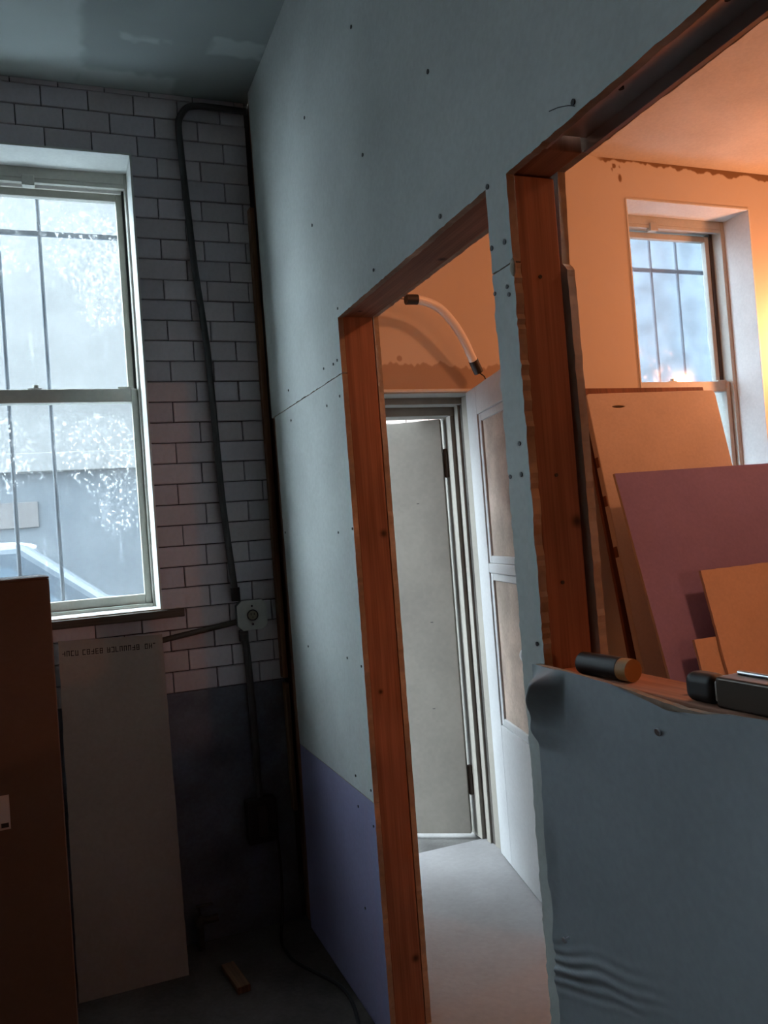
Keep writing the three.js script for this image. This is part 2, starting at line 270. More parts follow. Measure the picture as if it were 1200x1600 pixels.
function sashWindow(name, o, fr, glass) {               // fr: frame and stile widths, depths
  const w = structure(name), { x0, x1, y0, y1 } = o, zf = -0.165, zb = -0.30, jw = fr.frame, mid = fr.mid, sw = fr.stile;
  part('reveal_lining', merge(box(x0 - 0.004, x0 + 0.004, y0, y1, zf, 0.004, 0.001), box(x1 - 0.004, x1 + 0.004, y0, y1, zf, 0.004, 0.001), box(x0, x1, y1 - 0.004, y1 + 0.004, zf, 0.004, 0.001)), M.reveal, w);
  part('inner_sill', box(x0, x1, y0 - 0.004, y0 + 0.005, zf, 0.005, 0.002, 'x'), M.reveal, w);
  const fx0 = x0 + jw, fx1 = x1 - jw, fy0 = y0 + 0.018, fy1 = y1 - fr.head;
  part('jamb', box(x0, fx0, y0, y1, zb, zf, 0.003), M.almond, w); part('jamb', box(fx1, x1, y0, y1, zb, zf, 0.003), M.almond, w);
  part('head', box(fx0, fx1, fy1, y1, zb, zf, 0.003, 'x'), M.almond, w); part('sill', box(fx0, fx1, y0, fy0, zb, zf + 0.006, 0.003, 'x'), M.almond, w);
  part('blind_stop', box(fx0, fx1, fy1 - 0.016, fy1, zf - 0.02, zf, 0.002, 'x'), M.almond, w);
  part('head_clip', box(fr.clip - 0.022, fr.clip + 0.022, fy1 - 0.032, fy1 + 0.008, zf - 0.022, zf + 0.012, 0.003), M.almond, w);
  const sash = (nm, a, b, c, d, z0, z1, top, bot, bevel) => {
    const s = new THREE.Group(); s.name = nm; w.add(s);
    part('stile', box(a, a + sw, c, d, z0, z1, 0.003), M.almond, s); part('stile', box(b - sw, b, c, d, z0, z1, 0.003), M.almond, s);
    part('rail', box(a + sw, b - sw, d - top, d, z0, z1, 0.003, 'x'), M.almond, s); part('rail', box(a + sw, b - sw, c, c + bot, z0, z1, 0.003, 'x'), M.almond, s);
    const p = new THREE.PlaneGeometry(b - a - 2 * sw + 0.006, d - c - top - bot + 0.006); p.translate((a + b) / 2, (c + bot + d - top) / 2, (z0 + z1) / 2); part('pane', metres(p), glass, s); return s;
  };
  sash('upper_sash', fx0 + fr.gap, fx1 - fr.gap, mid - 0.02, fy1 - 0.012, -0.262, -0.232, fr.toprail, 0.045);
  const low = sash('lower_sash', fx0 + 0.002, fx1 - 0.002, fy0, mid + 0.028, -0.222, -0.186, 0.052, 0.036);
  part('sash_lock', merge(box((x0 + x1) / 2 - 0.038, (x0 + x1) / 2 + 0.012, mid + 0.028, mid + 0.034, -0.22, -0.192, 0.002), cyl(0.009, 0.012, 'y', 12).translate((x0 + x1) / 2 - 0.01, mid + 0.04, -0.205)), M.almond, low);
  for (const x of [fx0 + 0.04, fx1 - 0.045]) part('tilt_latch', box(x - 0.028, x + 0.028, mid + 0.027, mid + 0.036, -0.218, -0.19, 0.002), M.almond, low);
  part('sash_channel', merge(box(fx0, fx0 + fr.gap, mid, fy1, -0.285, -0.228, 0), box(fx1 - fr.gap, fx1, mid, fy1, -0.285, -0.228, 0)), mat({ color: lin(0.05, 0.05, 0.05), roughness: 0.8 }), w);
  return w;
}
const w1 = sashWindow('window_1', win1, { frame: 0.013, stile: 0.024, gap: 0.008, head: 0.045, toprail: 0.03, mid: 2.042, clip: -0.80 }, M.wetGlass);
part('stool_board', box(-1.30, -0.364, 1.19, 1.219, -0.006, 0.03, 0.003, 'x'), mat({ color: lin(0.16, 0.135, 0.12), map: grain, roughness: 0.85 }), w1);
const w2 = sashWindow('window_2', win2, { frame: 0.026, stile: 0.026, gap: 0.02, head: 0.045, toprail: 0.03, mid: 2.052, clip: 2.06 }, M.dryGlass);
part('stool_board', box(1.70, 2.58, 1.19, 1.219, -0.006, 0.03, 0.003, 'x'), M.almond, w2);

sashWindow('window_3', win3, { frame: 0.013, stile: 0.024, gap: 0.008, head: 0.045, toprail: 0.03, mid: 2.042, clip: -2.38 }, M.wetGlass);

// iron grilles outside both windows
function grille(label, o, xs, yr) {
  const t = thing('window_grille', label, 'window grille', [(o.x0 + o.x1) / 2, 0, -0.36]), cx = (o.x0 + o.x1) / 2, iron = M.grilleIron ??= mat({ color: lin(0.10, 0.12, 0.15), roughness: 0.7 });
  for (const x of xs) { const b = part('bar', cyl(0.008, o.y1 - o.y0 + 0.1, 'y', 10), iron, t); b.position.set(x - cx, (o.y0 + o.y1) / 2, 0); }
  for (const y of yr) { const b = part('rail', box(o.x0 - 0.06 - cx, o.x1 + 0.06 - cx, y - 0.01, y + 0.01, -0.006, 0.006, 0.002, 'x'), iron, t); b.position.z = 0.0; }
  for (const y of [o.y0 - 0.02, o.y1 + 0.02]) for (const x of [o.x0 - 0.05, o.x1 + 0.05]) { const l = part('wall_lug', box(x - cx - 0.01, x - cx + 0.01, y - 0.02, y + 0.02, -0.006, 0.042, 0.002), iron, t); }
}
grille('dark iron grille outside the misted window in the brick wall', win1, [-0.775, -0.925, -1.075], [2.72, win1.y0 - 0.02, win1.y1 + 0.02]);
grille('dark iron grille outside the plastic-covered window of the lamp-lit room', win2, [2.19, 2.02, 1.85, 2.36], [2.70, win2.y0 - 0.02, win2.y1 + 0.02]);
{ // crumpled clear plastic stapled outside the lamp-lit window
  const g = new THREE.PlaneGeometry(0.735, 1.68, 90, 170), p = g.attributes.position;
  for (let i = 0; i < p.count; i++) { const x = p.getX(i), y = p.getY(i); const f = fbm(x + 3, y + 3, 9, 7, 4, 101), r = Math.abs(fbm(x * 1.2 + y * 0.6 + 3, y - x * 0.5 + 3, 6, 5, 3, 103) - 0.5); p.setZ(i, (f - 0.5) * 0.028 - r * 0.024); }
  g.computeVertexNormals();
  const t = thing('plastic_sheet', 'crumpled clear plastic sheet covering the outside of the lamp-lit window', 'plastic sheet', [(win2.x0 + win2.x1) / 2, (win2.y0 + win2.y1) / 2, -0.335]);
  part('film', g, phys({ color: lin(0.62, 0.70, 0.78), roughness: 0.27, specularIntensity: 0.35, transmission: 0.85, thickness: 0, ior: 1.6, side: THREE.DoubleSide }), t);
}

// ---------------------------------------------------------------- street door: frame, white inner leaf, grey outer leaf
{
  const d = structure('door_1'), { x0, x1, y1 } = doorway;
  const jamb = (sx, X) => { // stepped jamb: wide lining, two stops with grooves between
    const b = (dx, a, c) => box(Math.min(X, X + sx * dx), Math.max(X, X + sx * dx), FLOOR2, y1, c, a, 0.003);
    part('jamb_lining', b(0.008, 0.002, -0.108), M.frame, d); part('jamb_stop', b(0.012, -0.142, -0.176), M.frame, d); part('jamb_stop', b(0.02, -0.206, -0.31), M.frame, d); part('jamb_back', b(0.001, -0.10, -0.31), M.mortar, d);
  };
  jamb(-1, x1); jamb(1, x0);
  part('head_lining', box(x0, x1, y1 - 0.012, y1, -0.11, 0.004, 0.003, 'x'), M.frame, d); part('head_bead', box(x0 - 0.01, x1 + 0.01, y1 - 0.006, y1 + 0.006, 0, 0.008, 0.002, 'x'), M.reveal, d);
  part('head_stop', box(x0, x1, 1.975, y1, -0.19, -0.11, 0.003, 'x'), M.frame, d); part('head_stop', box(x0, x1, 1.938, y1, -0.31, -0.20, 0.003, 'x'), M.frame, d);
  part('threshold', box(x0 - 0.1, x1 + 0.1, -0.15, 0.038, -0.56, -0.215, 0.004, 'x'), mat({ color: lin(0.16, 0.165, 0.17), map: grimy, roughness: 0.8 }), d);
  // white panelled leaf, swung into the room
  const leaf = new THREE.Group(); leaf.name = 'inner_leaf'; d.add(leaf); leaf.position.set(x1 + 0.002, FLOOR2 + 0.012, 0.004); leaf.rotation.y = -Math.atan2(0.977, -0.21);
  const W = 0.775, H = y1 - FLOOR2 - 0.022, tk = 0.04, m = M.doorPaint, b = (n, a, c, e, f, z0 = 0, z1 = tk, mm = m) => part(n, box(a, c, e, f, z0, z1, 0.004), mm, leaf);
  const y = (h) => h - FLOOR2 - 0.012, s0 = 0.15, s1 = W - 0.15;
  b('stile', 0, s0, 0, H); b('stile', s1, W, 0, H); b('top_rail', s0, s1, y(1.89), H); b('lock_rail', s0, s1, y(1.245), y(1.285)); b('bottom_rail', s0, s1, 0, y(0.63));
  const lite = mat({ color: lin(0.56, 0.46, 0.40), map: grimy, roughness: 0.6 });
  for (const [c, e] of [[0.63, 1.245], [1.285, 1.89]]) { b('lite', s0 - 0.005, s1 + 0.005, y(c) - 0.005, y(e) + 0.005, 0.015, 0.025, lite); for (const [p, q, r, t] of [[s0, s0 + 0.03, c, e], [s1 - 0.03, s1, c, e], [s0 + 0.03, s1 - 0.03, c, c + 0.03], [s0 + 0.03, s1 - 0.03, e - 0.03, e]]) b('glazing_bead', p, q, y(r), y(t), 0.006, tk - 0.006); }
  const knob = part('knob', new THREE.SphereGeometry(0.028, 20, 14), M.bright, leaf); knob.position.set(W - 0.07, 0.93, tk + 0.045);
  const o = structure('door_2'); o.position.set(0.868, 0.066, -0.272); o.rotation.y = Math.PI - Math.atan2(-0.145, 0.225) * -1;
  o.rotation.y = Math.atan2(0.145, -0.225);                                   // leaf runs out and to the left
  part('outer_leaf', box(0, 0.76, 0, 1.866, -0.02, 0.022, 0.003), M.slab, o);
  for (const y of [0.235, 1.665]) part('hinge', merge(cyl(0.011, 0.13, 'y', 14).translate(-0.012, y, 0), box(-0.012, 0.03, y - 0.055, y + 0.055, 0.02, 0.026, 0.002)), mat({ color: lin(0.06, 0.045, 0.035), roughness: 0.6, metalness: 0.4 }), o);
  for (const [s, y] of [[0.122, 1.49], [0.1, 0.95], [0.12, 0.56]]) part('scuff', box(s, s + 0.012, y, y + 0.003, -0.0206, -0.0198, 0), M.screw, o);
}

// ================================================================ THINGS IN THE BRICK ROOM
{ // conduit down the brick wall
  const t = thing('conduit_pipe', 'grey steel conduit bending down from the ceiling to the round outlet', 'pipe');
  part('pipe', tube([V(0.0, 3.105, 0.022), V(-0.17, 3.106, 0.024), V(-0.225, 3.094, 0.026), V(-0.256, 3.05, 0.027), V(-0.262, 2.98, 0.027), V(-0.24, 2.5, 0.027), V(-0.214, 2.17, 0.027), V(-0.198, 1.61, 0.027), V(-0.174, 1.25, 0.028)], 0.0125, 160, 12), M.conduit, t);
  part('coupling', cyl(0.017, 0.05, 'y', 16).translate(-0.1735, 1.252, 0.028), M.black, t);
}
{
  const t = thing('outlet_box', 'off-white octagonal outlet box with a round brown socket', 'outlet', [-0.12, 1.17, 0]);
  const r = 0.055, c = 0.018, s = new THREE.Shape(path2([[-r + c, -r], [r - c, -r], [r, -r + c], [r, r - c], [r - c, r], [-r + c, r], [-r, r - c], [-r, -r + c]]));
  const bodyG = new THREE.ExtrudeGeometry(s, { depth: 0.042, bevelEnabled: false }); bodyG.translate(0, 0, 0.002); part('box_body', metres(bodyG), M.conduit, t);
  const plate = new THREE.ExtrudeGeometry(s, { depth: 0.003, bevelEnabled: true, bevelSize: 0.001, bevelThickness: 0.001, bevelSegments: 1 }); plate.translate(0, 0, 0.045); part('cover_plate', metres(plate), mat({ color: lin(0.66, 0.65, 0.6), map: dusty, roughness: 0.6 }), t);
  const sock = part('socket', cyl(0.019, 0.006, 'z', 24).translate(0, 0, 0.052), mat({ color: lin(0.22, 0.19, 0.13), roughness: 0.5 }), t);
  part('socket_ring', new THREE.TorusGeometry(0.019, 0.0022, 8, 28).translate(0, 0, 0.0545), M.screw, sock);
  for (const [x, y, h] of [[-0.006, 0.004, 0.008], [0.006, 0.004, 0.008], [0, -0.008, 0.005]]) part('slot', box(x - 0.0012, x + 0.0012, y - h / 2, y + h / 2, 0.0545, 0.0556, 0), M.screw, sock);
  for (const y of [0.034, -0.034]) part('plate_screw', cyl(0.004, 0.003, 'z', 10).translate(0, y, 0.05), M.screw, t);
}
{
  const t = thing('raceway', 'dark horizontal raceway strip running from the outlet behind the board', 'raceway');
  part('cover', tube([V(-0.60, 1.088, 0.012), V(-0.428, 1.113, 0.012), V(-0.173, 1.147, 0.012)], 0.0105, 30, 8), mat({ color: lin(0.10, 0.09, 0.075), map: grimy, roughness: 0.7 }), t);
}
{
  const t = thing('conduit_pipe', 'grey steel conduit between the round outlet and the low black box', 'pipe');
  part('pipe', tube([V(-0.156, 1.118, 0.022), V(-0.147, 1.05, 0.027), V(-0.140, 0.8, 0.027), V(-0.138, 0.49, 0.027)], 0.0135, 50, 12), M.conduit, t);
  part('elbow_fitting', cyl(0.018, 0.04, 'y', 16).translate(-0.153, 1.095, 0.024), M.conduit, t);
}
{
  const t = thing('outlet_box', 'black outlet box low on the blue-grey wall with a cord plugged in', 'outlet', [-0.137, 0.41, 0.004]);
  part('box_body', box(-0.057, 0.057, -0.085, 0.078, 0, 0.055, 0.008), M.black, t);
  part('receptacle', box(-0.017, 0.017, -0.055, 0.055, 0.055, 0.059, 0.002), mat({ color: lin(0.03, 0.025, 0.02), roughness: 0.4 }), t);
  const c = thing('power_cord', 'black power cord hanging from the low outlet and trailing over the floor', 'cord');
  part('plug', merge(cyl(0.016, 0.03, 'z', 14).translate(-0.105, 0.37, 0.078), cyl(0.012, 0.02, 'z', 14).translate(-0.105, 0.37, 0.1)), M.black, c);
  part('cable', tube([V(-0.105, 0.37, 0.105), V(-0.1, 0.33, 0.12), V(-0.098, 0.22, 0.12), V(-0.105, 0.1, 0.135), V(-0.125, 0.02, 0.17), V(-0.124, 0.007, 0.25), V(-0.112, 0.007, 0.33), V(-0.07, 0.007, 0.43), V(-0.03, 0.007, 0.53), V(-0.02, 0.007, 0.62), V(-0.032, 0.007, 0.72), V(-0.07, 0.007, 0.84), V(-0.2, 0.007, 1.0)], 0.0062, 180, 8, 0.5), M.black, c);
}
{
  const t = thing('shutoff_valve', 'dark pipe stub with a shutoff valve by the foot of the board', 'valve', [-0.39, 0, 0.06]);
  const m = mat({ color: lin(0.07, 0.06, 0.05), roughness: 0.5, metalness: 0.6 });
  part('riser', cyl(0.013, 0.1, 'y', 14).translate(0, 0.05, 0), m, t); part('body', merge(new THREE.SphereGeometry(0.022, 16, 12).translate(0, 0.1, 0), cyl(0.014, 0.07, 'x', 14).translate(0.03, 0.1, 0)), m, t);
  part('handle', merge(cyl(0.005, 0.04, 'y', 10).translate(0, 0.135, 0), box(-0.012, 0.05, 0.15, 0.158, -0.008, 0.008, 0.003)), m, t);
}
{
  const t = thing('wood_offcut', 'short brown wood offcut lying on the dark floor', 'wood block', [-0.32, 0, 0.33]); t.rotation.y = 0.12;
  part('block', box(-0.022, 0.022, 0.0, 0.022, -0.09, 0.09, 0.003, 'z'), M.oldStud, t);
}
{ // board leaning on the wall under the window, with a line of print that cannot be read
  const t = thing('leaning_board', 'pale brown board with a stamped line leaning under the brick-wall window', 'board', [-0.635, 0, 0.215]);
  const H = 1.16; t.rotation.x = -Math.atan2(0.17, H); t.rotation.y = 0; t.rotation.z = 0;
  part('sheet', slabZ(outline([[-0.172, 0.0], [0.178, 0.0], [0.184, H - 0.012], [-0.165, H + 0.004]], 0.0014, 0.02, 21, (i) => i % 2 === 1), [], -0.013, 0), M.kraftBoard, t);
  const cv = document.createElement('canvas'); cv.width = 1024; cv.height = 96; const x = cv.getContext('2d'); x.fillStyle = '#fff'; x.fillRect(0, 0, 1024, 96); x.fillStyle = '#241a16'; 
  // worn stencil marks: groups of short strokes, as far as the photograph shows them
  let s = 5; const rr = () => { s = (s * 16807) % 2147483647; return s / 2147483647; };
  for (const [a, b] of [[10, 190], [225, 420], [490, 545], [580, 850], [905, 1010]]) for (let p = a; p < b; p += 46) { const w = 34; for (const [u, v, ww, hh] of [[0, 10, 9, 70], [w - 10, 14, 9, 62], [0, 10, w, 11], [0, 40, w, 10], [0, 70, w, 10]]) if (rr() > 0.32) { x.globalAlpha = 0.55 + 0.45 * rr(); x.fillRect(p + u, v, ww, hh); } }
  x.globalAlpha = 1;
  const tex = new THREE.CanvasTexture(cv); tex.colorSpace = THREE.SRGBColorSpace;
  const pg = new THREE.PlaneGeometry(0.315, 0.026); const pr = part('stamped_line', pg, mat({ color: lin(0.40 * 0.85, 0.32 * 0.85, 0.27 * 0.85), map: tex, roughness: 0.9 }), t); pr.position.set(0.0, H - 0.046, 0.0006); pr.rotation.z = -0.022;
}
{ // tall carton
  const t = thing('cardboard_carton', 'tall brown cardboard carton standing in front of the misted window', 'carton', [-1.113, 0, 0.74]); t.rotation.y = 0.085;
  part('carton_body', box(-0.30, 0.30, 0, 1.392, -0.16, 0.16, 0.004), M.carton, t);
  part('top_flap', box(-0.30, 0.30, 1.392, 1.397, -0.16, -0.003, 0.001), M.carton, t); part('top_flap', box(-0.30, 0.30, 1.392, 1.397, 0.003, 0.16, 0.001), M.carton, t);
  part('packing_tape', box(-0.03, 0.305, 1.3972, 1.3978, -0.026, 0.026, 0), phys({ color: lin(0.35, 0.22, 0.12), roughness: 0.2, clearcoat: 0.6 }), t);
  part('shipping_label', box(0.03, 0.176, 0.79, 0.873, 0.1602, 0.161, 0), mat({ color: lin(0.5, 0.5, 0.52), roughness: 0.7 }), t).rotation.z = 0.0;
  part('label_mark', box(0.155, 0.172, 0.795, 0.806, 0.161, 0.1615, 0), M.screw, t);
}
{ // grey faced sheet screwed across the low half of the wide opening; its paper face has come loose and buckled
  const t = thing('grey_wallboard_sheet', 'half-height grey wallboard sheet closing the opening, its paper corner folded', 'wallboard', [0, 0, 0]);
  const z0 = 1.882, z1 = 3.3, H = 1.2;
  part('core', slabX(outline([[z0, 0], [z1, 0], [z1, H - 0.01], [2.42, H - 0.006], [2.25, H - 0.016], [2.12, H - 0.006], [z0, H - 0.002]], 0.001, 0.012, 23, (i) => i > 1), -0.0115, -0.0005), mat({ color: lin(0.52, 0.44, 0.36), map: grimy, roughness: 0.95 }), t);
  const nx = 300, ny = 260, g = new THREE.PlaneGeometry(1, 1, nx, ny), p = g.attributes.position;
  for (let j = 0; j <= ny; j++) for (let i = 0; i <= nx; i++) {
    const k = j * (nx + 1) + i, u = (i / nx) ** 1.6, v = (1 - j / ny); let z = z0 + u * (z1 - z0), y = v ** 0.75 * H;
    const top = -0.017 * Math.exp(-(((z - 2.24) / 0.085) ** 2)); y += top * smooth(H - 0.25, H, y) - 0.003 * vnoise(z * 30, 3, 9999, 9999, 3) * smooth(H - 0.03, H, y);
    let out = 0.0018;
    // the loose corner: paper lifts towards a slanting crest and falls back behind it
    const a = (z - z0) / 0.17, bq = (H - y) / 0.135, ac = Math.max(0.03, 0.42 - 0.52 * bq);
    const lift = smooth(1.08, 0.8, bq) * smooth(-0.02, 0.2, bq) * (0.4 + 0.6 * smooth(0.03, 0.25, ac));
    out += lift * 0.042 * smooth(-0.02, ac, a) * (1 - clamp((a - ac) / (0.16 + 0.42 * bq))) ;
    // buckled wrinkles near the low left edge
    const wy = y - 0.68 - 0.3 * (z - z0), wr = Math.exp(-((wy / 0.032) ** 2)) * smooth(0.36, 0.02, z - z0); out += 0.0024 * wr * Math.sin(wy * 330 + 5 * vnoise(z * 10, y * 22, 9999, 9999, 5)) + 0.003 * wr;
    out += 0.004 * vnoise(z * 4, y * 4, 9999, 9999, 8) + 0.006 * Math.exp(-(((z - 2.24) / 0.1) ** 2)) * smooth(H - 0.16, H - 0.02, y);
    out += 0.006 * smooth(0.035, 0, z - z0) * (vnoise(y * 26, 1, 9999, 9999, 15)) * smooth(1.0, 0.9, y);
    z += (vnoise(y * 40, 2, 9999, 9999, 19) - 0.5) * 0.008 * smooth(0.02, 0, z - z0);
    p.setXYZ(k, -0.0125 - out, y, z);
  }
  const uv = g.attributes.uv; for (let i = 0; i < uv.count; i++) uv.setXY(i, p.getZ(i), p.getY(i));
  g.computeVertexNormals(); part('paper_face', g, M.greyPaper, t);
  const nailG = merge(cyl(0.0022, 0.012, 'x', 10).translate(-0.004, 0, 0), cyl(0.0052, 0.003, 'x', 12).translate(-0.0105, 0, 0));
  for (const [px, py] of [[1022, 1142], [877, 1468]]) { const q = onPlane(px, py, 'x', -0.03), n = part('nail', nailG, M.bright, t); n.position.set(-0.014, q.y, q.z); n.rotation.z = 0.25; }
}
{ // tools lying on the knee wall
  const t = thing('grip_tool', 'black sleeved hand tool with an ochre end on the half wall', 'tool', [0.04, 1.186, 2.02]); t.rotation.y = 0.1;
  part('sleeve', cyl(0.0185, 0.092, 'z', 22).translate(0, 0.0185, -0.012), M.black, t); part('end_cap', cyl(0.0178, 0.024, 'z', 22).translate(0, 0.0185, 0.045), mat({ color: lin(0.36, 0.19, 0.06), roughness: 0.6 }), t);
  const u = thing('utility_tool', 'long dark metal hand tool with a black rubber grip on the half wall', 'tool', [0.04, 1.186, 2.3]); u.rotation.y = 0.06;
  part('grip', new RoundedBoxGeometry(0.034, 0.04, 0.055, 3, 0.013).translate(0, 0.02, -0.055), M.black, u);
  part('collar', box(-0.014, 0.014, 0.006, 0.034, -0.029, -0.022, 0.003), M.bright, u);
  part('body', box(-0.019, 0.019, 0.0, 0.041, -0.022, 0.2, 0.004, 'z'), mat({ color: lin(0.09, 0.07, 0.055), roughness: 0.35, metalness: 0.5 }), u);
  part('trim_rod', cyl(0.003, 0.2, 'z', 8).translate(0.012, 0.0435, 0.09), M.bright, u);
}

// ================================================================ THINGS IN THE LAMP-LIT ROOM
function leaning(name, label, category, xL, xR, top, zTop, zFoot, th, m, group) {   // a sheet whose foot stands on the floor and whose top leans towards the street wall
  const t = thing(name, label, category, [0, FLOOR2, zFoot], group), H = Math.hypot(top - FLOOR2, zFoot - zTop); t.rotation.x = -Math.atan2(zFoot - zTop, top - FLOOR2); return { t, H };
}
{
  let { t, H } = leaning('brown_panel', 'dark reddish-brown plywood panel behind the cream slotted board', 'panel', 0, 0, 2.005, 0.075, 0.42, 0.02);
  part('panel', box(1.385, 2.07, 0, H, -0.018, 0, 0.002), M.brownBoard, t);
  for (const [y] of [[1.05], [0.75]]) part('cleat', box(1.375, 1.42, y, y + 0.04, 0, 0.012, 0.003), M.brownBoard, t);
  ({ t, H } = leaning('slotted_panel', 'cream rounded-corner panel with a dark hand slot leaning by the window', 'panel', 0, 0, 1.972, 0.128, 0.52, 0.035));
  const r = 0.02, a = 1.385, b = 2.085, s = new THREE.Shape(); s.moveTo(a, 0); s.lineTo(b, 0); s.lineTo(b, H + 0.006 - r); s.quadraticCurveTo(b, H + 0.006, b - r, H + 0.006); s.lineTo(a + r, H - 0.004); s.quadraticCurveTo(a, H - 0.004, a, H - r); s.lineTo(a, 0);
  const hole = new THREE.Path(); hole.absellipse(a + 0.15, H - 0.062, 0.037, 0.009, 0, Math.PI * 2, true); s.holes.push(hole);
  const g = new THREE.ExtrudeGeometry(s, { depth: 0.026, bevelEnabled: true, bevelSize: 0.004, bevelThickness: 0.004, bevelSegments: 2 }); g.translate(0, 0, -0.03); part('panel', metres(g), M.beige, t);
  part('slot_lining', box(a + 0.105, a + 0.195, H - 0.08, H - 0.045, -0.0335, -0.0325, 0), M.screw, t);
  for (const y of [H - 0.33, H - 0.5, H - 0.72]) part('edge_latch', box(a - 0.009, a - 0.003, y, y + 0.045, -0.026, -0.006, 0.002), M.brownBoard, t);
  ({ t, H } = leaning('wallboard_sheet', 'mauve wallboard sheet leaning against the cream slotted panel', 'wallboard', 0, 0, 1.605, 0.40, 0.86, 0.013));
  part('sheet', slabZ(path2([[1.292, 0], [2.5, 0], [2.5, H + 0.012], [1.292, H]]), [], -0.013, 0), [M.mauve, M.beige], t);
  ({ t, H } = leaning('wallboard_sheet', 'large tan board scrap leaning low on the mauve sheet', 'wallboard', 0, 0, 1.207, 0.63, 0.93, 0.013));
  part('sheet', slabZ(outline([[1.475, 0], [2.35, 0], [2.4, H + 0.01], [1.475, H]], 0.0015, 0.02, 27), [], -0.012, 0), M.tan, t);
  ({ t, H } = leaning('wallboard_sheet', 'small tan board offcut tucked behind the large tan scrap', 'wallboard', 0, 0, 0.962, 0.68, 0.905, 0.013));
  part('sheet', slabZ(outline(rect(1.375, 1.64, 0, H), 0.0012, 0.02, 28), [], -0.012, 0), M.tan, t);
}
{ // flexible hose hanging over the door
  const t = thing('flexible_hose', 'curved pale flexible hose with black-taped ends hanging above the door', 'hose'), zz = [0.15, 0.15, 0.145, 0.135, 0.12, 0.10, 0.08], pts = [[634, 468], [657, 469], [684, 480], [706, 502], [724, 530], [736, 556], [748, 582]].map(([a, b], i) => onPlane(a, b, 'z', zz[i]));
  const c = new THREE.CatmullRomCurve3(pts); part('hose', new THREE.TubeGeometry(c, 90, 0.018, 16), phys({ color: lin(0.86, 0.83, 0.78), roughness: 0.3, clearcoat: 0.4 }), t);
  const seg = (a, b) => Array.from({ length: 5 }, (_, i) => c.getPoint(a + (b - a) * i / 4));
  part('tape', capped(seg(0, 0.13), 0.0205, 12, 16), M.black, t); part('tape', capped(seg(0.88, 1), 0.0205, 12, 16), M.black, t);
  const e = c.getPoint(1); part('wire', tube([e, e.clone().add(V(0.02, -0.02, 0.01)), e.clone().add(V(0.045, -0.06, -0.01))], 0.0025, 20, 6), M.black, t);
  part('hook', tube([c.getPoint(0.05), V(c.getPoint(0.05).x - 0.03, c.getPoint(0.05).y + 0.05, 0.0)], 0.002, 6, 6), M.screw, t);
}
// tungsten work lamps: one close to the street wall just past the right window, one far down the room
const warm = lin(1.0, 0.375, 0.17);
function workLamp(label, x, y, z, candela, r) {
  const t = thing('work_lamp', label, 'lamp', [x, FLOOR2, z]), h = y - FLOOR2;
  part('pole', cyl(0.014, h - 0.1, 'y', 14).translate(0, (h - 0.1) / 2 + 0.02, 0), M.black, t);
  for (let k = 0; k < 3; k++) { const a = k * 2.094 + 0.4; part('leg', tube([V(0, 0.35, 0), V(Math.cos(a) * 0.17, 0.17, Math.sin(a) * 0.17), V(Math.cos(a) * 0.33, 0.012, Math.sin(a) * 0.33)], 0.01, 12, 8), M.black, t); }
  part('socket', cyl(0.02, 0.05, 'y', 16).translate(0, h - 0.065, 0), M.black, t);
  const bulb = part('bulb', new THREE.SphereGeometry(0.04, 24, 16).translate(0, h, 0), mat({ color: 0xffffff, emissive: lin(1, 0.62, 0.3), emissiveIntensity: 12 }), t);
  const l = new THREE.PointLight(warm, candela, 0, 2); l.position.set(0, h, 0); l.castShadow = true; l.shadow.radius = r; t.add(l);
}
workLamp('bare-bulb work lamp on a stand beside the right window', 2.75, 2.19, 0.33, 2.8, 2);
workLamp('bare-bulb work lamp on a stand far down the lamp-lit room', 3.0, 2.06, 10.4, 13, 3);
{ // bare bulb hanging under the lamp-lit room's ceiling
  const t = thing('pendant_bulb', 'bare bulb hanging on a short cord under the lamp-lit ceiling', 'lamp', [1.7, CEIL2, 2.05]);
  part('ceiling_rose', cyl(0.045, 0.02, 'y', 20).translate(0, -0.012, 0), M.reveal, t); part('socket', cyl(0.02, 0.045, 'y', 16).translate(0, -0.045, 0), M.black, t);
  part('bulb', new THREE.SphereGeometry(0.05, 24, 16).translate(0, -0.115, 0), mat({ color: 0xffffff, emissive: lin(1, 0.62, 0.3), emissiveIntensity: 8 }), t);
  const l = new THREE.PointLight(warm, 3.0, 0, 2); l.position.set(0, -0.115, 0); l.castShadow = true; l.shadow.radius = 3; t.add(l);
}

for (const [y, h, l] of [[FLOOR2, 0.68, 'wide closed carton at the bottom of the stack down the lamp-lit room'], [FLOOR2 + 0.68, 0.6, 'wide closed carton on top of the stack down the lamp-lit room']]) {
  const t = thing('storage_carton', l, 'carton', [1.0, y, 5.0]);
  part('carton_body', box(-0.6, 0.6, 0, h - 0.004, -0.22, 0.22, 0.004), M.carton, t); part('top_flap', box(-0.6, 0.6, h - 0.004, h, -0.22, -0.003, 0.001), M.carton, t); part('top_flap', box(-0.6, 0.6, h - 0.004, h, 0.003, 0.22, 0.001), M.carton, t);
}

